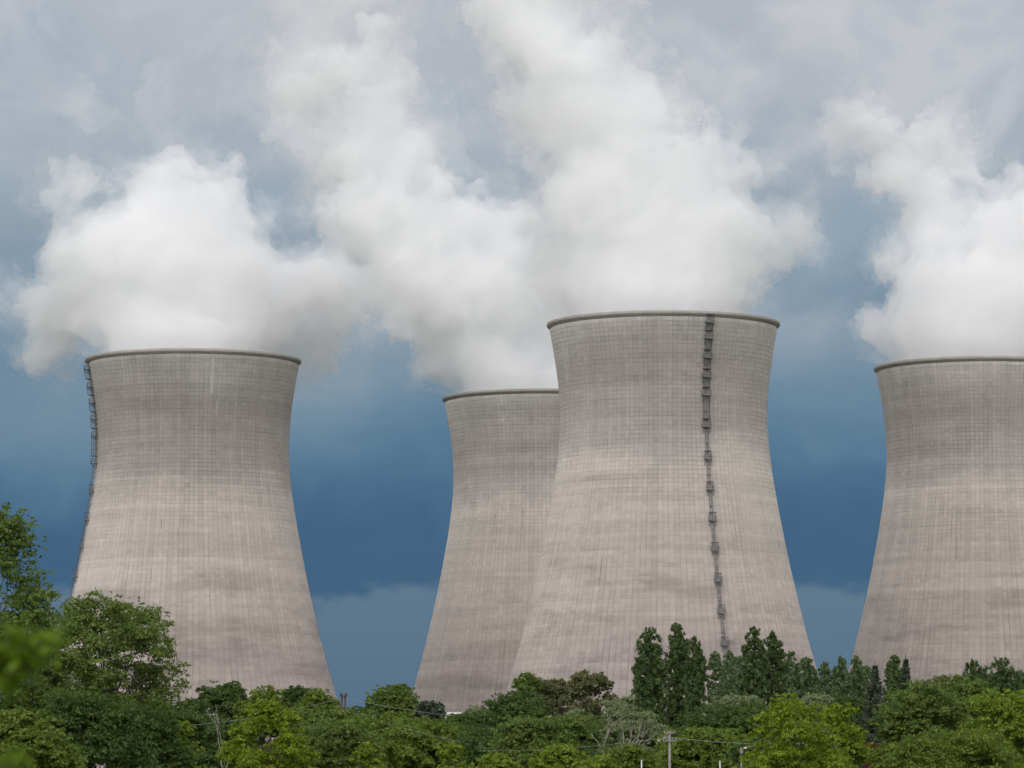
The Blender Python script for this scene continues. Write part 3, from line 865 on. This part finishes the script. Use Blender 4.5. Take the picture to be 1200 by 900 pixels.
B = broadleaf
G1, G2, G3 = 'far trees along the plant', 'middle row of trees', 'near garden trees'
BL = [
    # far row
    ('broadleaf_tree', 'dark low tree at the foot of the left tower, behind the big tree', 165, 818, 30, 620, 'deep', G1, {}),
    ('broadleaf_tree', 'dark round tree left of the pale dead stems', 222, 818, 30, 600, 'deep', G1, {}),
    ('broadleaf_tree', 'dark tree with the highest tip in front of the left tower', 268, 797, 34, 610, 'deep', G1, {}),
    ('broadleaf_tree', 'green tree behind the yellow tree, left tower foot', 308, 803, 32, 600, 'mid', G1, {}),
    ('broadleaf_tree', 'green tree near the right foot of the left tower', 345, 803, 30, 605, 'deep', G1, {}),
    ('broadleaf_tree', 'round tree hiding the right foot of the left tower', 372, 806, 24, 590, 'mid', G1, {}),
    ('broadleaf_tree', 'olive domed tree standing alone in the blue gap', 460, 800, 32, 650, 'oak', G1, dict(nl=14)),
    ('broadleaf_tree', 'small dark pine-like tree at the left foot of the farthest tower', 502, 820, 20, 600, 'spruce', G1, dict(sparse=True, nl=7)),
    ('broadleaf_tree', 'pale bushy tree before the farthest tower', 558, 826, 26, 580, 'pale', G1, {}),
    ('broadleaf_tree', 'brownish round-topped tree at the left edge of the front tower', 617, 787, 17, 620, 'oak', G1, dict(nl=8)),
    ('broadleaf_tree', 'narrow brownish tree beside the round-topped one', 639, 797, 12, 630, 'brown', G1, dict(nl=7)),
    ('broadleaf_tree', 'thin brownish tree between two taller ones', 656, 795, 13, 640, 'brown', G1, dict(nl=8)),
    ('broadleaf_tree', 'taller brownish tree left of its twin', 682, 785, 17, 620, 'brown', G1, dict(nl=9)),
    ('broadleaf_tree', 'wide brownish tree right of its twin', 702, 787, 18, 625, 'brown', G1, dict(nl=9)),
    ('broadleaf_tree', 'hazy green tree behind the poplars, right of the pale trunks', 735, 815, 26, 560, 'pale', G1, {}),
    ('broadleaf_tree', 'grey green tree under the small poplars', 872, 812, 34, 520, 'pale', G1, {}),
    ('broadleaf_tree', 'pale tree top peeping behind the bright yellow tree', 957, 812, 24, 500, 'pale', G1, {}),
    ('broadleaf_tree', 'brownish tree filling the foot of the right tower', 1105, 792, 32, 560, 'brown', G1, {}),
    ('broadleaf_tree', 'green tree under the blue gap poplars', 990, 812, 36, 540, 'deep', G1, {}),
    # middle row
    ('broadleaf_tree', 'green tree at the twin post', 420, 826, 30, 470, 'deep', G2, {}),
    ('broadleaf_tree', 'bushy mid green tree under the domed tree', 455, 832, 48, 400, 'mid', G2, {}),
    ('broadleaf_tree', 'bushy green tree under the pine-like tree', 505, 838, 46, 390, 'mid', G2, {}),
    ('broadleaf_tree', 'dark green tree below the pale bushy one', 556, 832, 44, 395, 'deep', G2, {}),
    ('broadleaf_tree', 'tall dark round tree left of centre, before the tower gap', 606, 808, 42, 400, 'deep', G2, dict(nl=14)),
    ('broadleaf_tree', 'dark green shrub-like tree low in the centre', 590, 850, 48, 340, 'deep', G2, {}),
    ('broadleaf_tree', 'dark tree behind the pale branching trunks', 668, 838, 40, 430, 'deep', G2, {}),
    ('broadleaf_tree', 'grey green tree right of the pale branching trunks', 740, 842, 34, 400, 'pale', G2, {}),
    ('broadleaf_tree', 'green bush at the foot of the three poplars', 735, 872, 38, 330, 'mid', G2, {}),
    ('broadleaf_tree', 'large dark green tree right of the three poplars', 860, 818, 50, 390, 'deep', G2, dict(nl=15)),
    ('broadleaf_tree', 'dark green tree leaning toward the concrete pole', 822, 850, 46, 370, 'mid', G2, {}),
    ('broadleaf_tree', 'dark shaded tree left of the small yellow conical one', 255, 838, 40, 480, 'deep', G2, {}),
    ('broadleaf_tree', 'dark green tree under the left tower, right of the big one', 205, 828, 42, 420, 'deep', G2, {}),
    ('broadleaf_tree', 'mid green tree between yellow tree and twin post', 385, 826, 42, 420, 'oak', G2, {}),
    ('broadleaf_tree', 'low dark tree under the bright yellow tree', 900, 862, 42, 340, 'deep', G2, {}),
    # near trees
    ('broadleaf_tree', 'bright yellow green tree with a pointed top, right of the lamp', 930, 809, 64, 260, 'yellow', G3, dict(nl=16, peak=0.7)),
    ('broadleaf_tree', 'right half of the bright yellow trees, beside the spruce', 985, 822, 50, 265, 'yellow', G3, dict(nl=14, peak=0.7)),
    ('broadleaf_tree', 'yellow green tree in front of the left tower foot', 315, 818, 58, 280, 'yellow', G3, dict(nl=16, peak=0.7)),
    ('broadleaf_tree', 'small cone-shaped yellow green tree left of the pale stems', 212, 843, 38, 250, 'lime', G3, dict(peak=0.9)),
    ('broadleaf_tree', 'olive yellow tree low beside the yellow one', 395, 842, 46, 290, 'oak', G3, {}),
    ('broadleaf_tree', 'small yellow green bush below the domed tree', 430, 868, 30, 240, 'lime', G3, dict(peak=0.9)),
    ('broadleaf_tree', 'small bright yellow green bush low in the centre', 530, 870, 34, 220, 'lime', G3, dict(peak=0.9)),
    ('broadleaf_tree', 'little lime bush at the bottom edge beside the centre bush', 582, 882, 28, 215, 'lime', G3, {}),
    ('broadleaf_tree', 'broad olive yellow tree left of the pale trunks', 640, 834, 62, 310, 'oak', G3, dict(nl=16)),
    ('broadleaf_tree', 'bright lime bush in front of the olive yellow tree', 655, 872, 40, 225, 'lime', G3, {}),
    ('broadleaf_tree', 'lime bush at the foot of the pale trunks', 702, 884, 30, 235, 'lime', G3, {}),
    ('broadleaf_tree', 'light green feathery tree right of the spruces', 1078, 795, 52, 280, 'oak', G3, dict(nl=17)),
    ('broadleaf_tree', 'light green feathery tree between two others at right', 1130, 790, 48, 290, 'oak', G3, dict(nl=16)),
    ('broadleaf_tree', 'bright green tree at the right edge', 1185, 806, 52, 245, 'lime', G3, dict(nl=15)),
    ('broadleaf_tree', 'low green tree filling the bottom right', 1115, 850, 70, 235, 'mid', G3, dict(nl=15)),
    ('broadleaf_tree', 'low green bush between yellow trees and feathery tree', 1045, 868, 34, 240, 'mid', G3, {}),
    ('russet_shrub', 'reddish shrub peeping through beside the yellow trees', 1020, 870, 11, 300, 'red', G3, dict(nl=6, cat='shrub')),
    # big trees at left
    ('broadleaf_tree', 'big spreading tree before the left tower', 126, 690, 80, 240, 'oak', 'large trees at left', dict(nl=26, base=0.36, size=0.095, lob=0.8, dens=0.85)),
    ('broadleaf_tree', 'tall tree cut off by the left edge of the view', -6, 588, 62, 205, 'oak', 'large trees at left', dict(nl=28, base=0.15, size=0.09, lob=1.0, dens=1.0)),
    ('broadleaf_tree', 'leafy tree joining the left-edge tree to the big spreading one', 42, 735, 46, 215, 'oak', 'large trees at left', dict(nl=16, base=0.15, size=0.09)),
    ('broadleaf_tree', 'dense dark green tree at the bottom left', 100, 806, 70, 185, 'deep', 'large trees at left', dict(nl=17, size=0.085)),
    ('broadleaf_tree', 'dark green tree right below the big spreading tree', 165, 822, 52, 215, 'deep', 'large trees at left', dict(nl=15, size=0.09)),
    ('broadleaf_tree', 'dark leafy tree in the bottom left corner', 25, 826, 58, 165, 'mid', 'large trees at left', dict(nl=15, size=0.085)),
]
for i, (nm, lab, x, ty, hp, D, mt, g, kw) in enumerate(BL):
    B(nm, lab, x, ty, hp, D, mt, 300 + i, group=g, **kw)

# pale tree with visible forking trunks
def forked_tree(label, x, top_y, half_px, D, seed, mat, leafy=True):
    rng = np.random.default_rng(seed)
    foot = at(x, HORIZON, D); H = at(x, top_y, D).z; Rr = half_px * D / F_PX
    root = empty('forked_tree' if leafy else 'dead_tree', (foot.x, D, 0), label, 'tree', None)
    b = MB(); tips = []
    def grow(p, d, l, r, n):
        pts = [p]; q = p.copy(); dd = d.copy()
        for _ in range(3):
            dd = (dd + Vector(rng.normal(size=3)) * 0.10).normalized()
            q = q + dd * l / 3; pts.append(q.copy())
        b.tube(pts, [r, r * .9, r * .8, r * .68], 6)
        if n == 0: tips.append(q); return
        for k in range(2 if n < 3 else 3):
            a = rng.uniform(0, 2 * PI)
            nd = (dd + Vector((math.cos(a) * .48, math.sin(a) * .3, 0.12))).normalized()
            grow(q, nd, l * 0.66, r * 0.62, n - 1)
    grow(Vector((0, 0, -0.1)), Vector((0, 0, 1)), H * 0.36, 0.17 if leafy else 0.065, 4 if leafy else 2)
    zmax = max(t.z for t in tips); k = (H - 0.4) / zmax
    b.v = [(v[0] * 1.0, v[1], v[2] * k) for v in b.v]
    b.build('trunk', M_BARKP, root, True)
    if leafy:
        C = np.array([[t.x, t.y, t.z * k] for t in tips]); cr = rng.uniform(0.5, 0.95, len(C))
        P, N, tn = clump_leaves(rng, C, cr, np.full(len(C), 75), 0.6)
        link_mesh('crown', leaves(rng, P, N, 0.14, tint=tn), LEAF[mat], root)
    return root
forked_tree('thin tree with pale forking trunks and open grey green crown', 704, 820, 36, 385, 601, 'pale')
forked_tree('bare dead tree with pale stems before the dark wood', 254, 830, 20, 400, 602, 'pale', False)
forked_tree('leafless pale snag left of the yellow tree', 274, 822, 20, 420, 603, 'pale', False)

# blurred branch of a shrub right beside the camera
def near_branch():
    rng = np.random.default_rng(77)
    D = 9.0
    base = at(-60, HORIZON, D)
    root = empty('maple_sapling', (base.x, D, 0), 'blurred yellow green sapling close to the camera at the left edge', 'sapling', None)
    o = Vector(root.location)
    b = MB()
    b.tube([(0, 0, -0.02), (0.01, 0.02, 1.1), (-0.02, 0, 2.1), (0.0, 0, 3.0)], [0.03, 0.024, 0.018, 0.008], 7)
    C = []
    for (x0, y0, x1, y1) in ((-60, 800, 62, 752), (-60, 790, 30, 745), (-60, 840, 40, 780), (-60, 930, 22, 892), (-60, 700, -20, 690)):
        p, q = at(x0, y0, D) - o, at(x1, y1, D) - o
        b.tube([p, p.lerp(q, .5) + Vector((0, 0, .01)), q], [0.008, 0.006, 0.003], 5)
        for t in np.linspace(0.15, 1.0, 12):
            c = p.lerp(q, t); C.append((c.x, c.y, c.z))
    b.build('trunk', M_BARK, root, True)
    C = np.array(C); m = 14
    P = np.repeat(C, m, 0) + rng.normal(size=(len(C) * m, 3)) * np.array([0.013, 0.06, 0.016])
    N = unit(rng, len(P)) * 0.6 + np.array([0, -0.3, 0.8]); N /= np.linalg.norm(N, axis=1, keepdims=True)
    link_mesh('crown', leaves(rng, P, N, 0.017, aspect=0.5, hang=0.3, tri=False), LEAF['sapling'], root)
near_branch()

# ------------------------------------------------------------------ poles, lamp, wires, hall, bird
M_POLE = plain('weathered_concrete_pole', (0.22, 0.205, 0.19), 0.9, 0, 0.2, 3.0)
M_WOOD = plain('tarred_wood', (0.060, 0.042, 0.034), 0.9, 0, 0.3, 3.0)
M_WHITE = plain('white_paint', (0.58, 0.58, 0.56), 0.6, 0, 0.08, 2.0)
M_GLASS = plain('porcelain', (0.30, 0.30, 0.29), 0.25, 0, 0.1, 2.0)
M_WIRE = plain('aluminium_wire', (0.33, 0.34, 0.35), 0.5, 0.3, 0.1, 1.0)
M_HALL = plain('white_cladding', (0.70, 0.70, 0.68), 0.7, 0, 0.08, 0.2)
M_DARKPANE = plain('dark_pane', (0.03, 0.035, 0.04), 0.2, 0, 0.2, 1.0)

def twin_post():
    D = 425
    top = at(402, 813, D); f = at(402, HORIZON, D); h = top.z
    root = empty('twin_utility_post', (f.x, D, 0), 'dark twin utility post in the blue gap between towers', 'utility pole')
    for s in (-1, 1):
        MB().tube([(s * 0.19, 0, -0.2), (s * 0.16, 0, h)], [0.13, 0.10], 8).build('post', M_WOOD, root, True)
    for zz_, ww_ in ((h - 0.25, 0.75), (h - 1.5, 0.6)):
        MB().box((0, -0.2, zz_), (ww_, 0.12, 0.14)).build('crossarm', M_WOOD, root)
    for s in (-1, 1):
        MB().tube([(s * 0.3, -0.14, h - 0.18), (s * 0.3, -0.14, h - 0.02), (s * 0.3, -0.14, h + 0.12)], [0.05, 0.075, 0.04], 8).build('insulator', M_WOOD, root, True)
    return root
twin_post()
def concrete_pole():
    D = 300
    top = at(785, 857, D); f = at(785, HORIZON, D); h = top.z
    root = empty('utility_pole', (f.x, D, 0), 'grey concrete utility pole with crossarms before the poplars', 'utility pole')
    MB().tube([(0, 0, -0.1), (0, 0, h * 0.5), (0, 0, h)], [0.125, 0.105, 0.085], 10).build('post', M_POLE, root, True)
    for z, wd in ((h - 0.12, 0.8), (h - 0.68, 0.95)):
        arm = MB().box((0, -0.15, z), (wd, 0.07, 0.07)).build('crossarm', M_POLE, root)
        for x in (-wd * 0.46, -wd * 0.2, wd * 0.2, wd * 0.46):
            MB().tube([(x, -0.15, z + 0.05), (x, -0.15, z + 0.10), (x, -0.15, z + 0.2)], [0.02, 0.035, 0.018], 7).build('insulator', M_GLASS, arm, True)
    MB().tube([(-0.78, -0.15, h - 0.72), (-0.78, -0.15, h - 0.6)], [0.07, 0.07], 8).build('junction_box', M_WHITE, root, True)
    return root
concrete_pole()
def street_lamp():
    D = 300
    f = at(869, HORIZON, D); h = at(869, 876, D).z
    root = empty('street_lamp', (f.x, D, 0), 'slim grey street lamp with a white head left of the yellow trees', 'street lamp')
    MB().tube([(0, 0, -0.1), (0, 0, h)], [0.08, 0.055], 8).build('post', M_POLE, root, True)
    MB().tube([(0, 0, h - 0.35), (0.14, -0.02, h - 0.12), (0.22, -0.04, h - 0.04)], 0.035, 6).build('arm', M_POLE, root, True)
    hd = MB()
    ax = Vector((0.97, -0.1, 0.22)).normalized(); ay = Vector((0.1, 1, 0)).normalized(); az = ax.cross(ay)
    hd.box(Vector((0.46, -0.06, h + 0.02)), (0.56, 0.26, 0.10), (ax, ay, az)); hd.box(Vector((0.50, -0.06, h + 0.08)), (0.40, 0.18, 0.05), (ax, ay, az))
    head = hd.build('lamp_head', M_WHITE, root)
    MB().box(Vector((0.47, -0.06, h - 0.04)), (0.36, 0.16, 0.03), (ax, ay, az)).build('diffuser', M_GLASS, head)
    MB().box(Vector((0, -0.02, h - 0.30)), (0.2, 0.18, 0.24)).build('junction_box', M_POLE, root)
street_lamp()
for x, ty, lab in ((752, 892, 'slim pale post left of the concrete pole'), (844, 893, 'slim white post left of the street lamp')):
    D = 270; f = at(x, HORIZON, D); h = at(x, ty, D).z
    root = empty('fence_post', (f.x, D, 0), lab, 'post', 'slim posts at the bottom edge')
    MB().tube([(0, 0, -0.1), (0, 0, h)], [0.05, 0.045], 8).build('post', M_WHITE, root, True)
    MB().tube([(0, 0, h), (0, 0, h + 0.05), (0, 0, h + 0.09)], [0.06, 0.06, 0.015], 8).build('cap', M_WHITE, root, True)

def wire(label, p, q, sag, r=0.014):
    pts = []
    for i in range(25):
        t = i / 24
        c = p.lerp(q, t); c.z -= sag * 4 * t * (1 - t); pts.append(c)
    o = MB().tube(pts, r, 5).build('overhead_wire', M_WIRE)
    tag(o, label, 'wire', 'overhead wires')
wire('overhead wire falling left from the twin post over the yellow tree', at(400, 818, 425), at(120, 853, 410), 0.9)
wire('overhead wire running right from the twin post past the domed tree', at(404, 818, 425), at(690, 842, 440), 0.9)
wire('lower overhead wire slanting right below the twin post', at(404, 832, 425), at(610, 884, 330), 0.3)
wire('overhead wire from the concrete pole to the bright yellow trees', at(785, 864, 299), at(1000, 868, 300), 0.35, 0.012)
wire('overhead wire reaching the concrete pole from the left', at(785, 864, 299), at(560, 880, 310), 0.25, 0.012)

def hall():
    D = 985
    a, b2 = at(522, 838, D), at(745, 836, D)
    root = empty('industrial_hall', ((a.x + b2.x) / 2, D, 0), 'long white flat-roofed hall glimpsed between trees below the towers', 'building')
    W, h = b2.x - a.x, a.z
    MB().box((0, 0, h / 2), (W, 16, h)).build('wall', M_HALL, root)
    MB().box((0, 0, h + 0.25), (W + 0.8, 16.8, 0.5)).build('roof', M_WHITE, root)
    for i in range(9):
        wn = MB().box((-W / 2 + (i + 0.5) * W / 9, -8.0, h * 0.6), (W / 9 * 0.6, 0.12, 2.2)).build('window', M_WHITE, root)
        MB().box((-W / 2 + (i + 0.5) * W / 9, -8.07, h * 0.6), (W / 9 * 0.52, 0.06, 1.9)).build('pane', M_DARKPANE, wn)
hall()
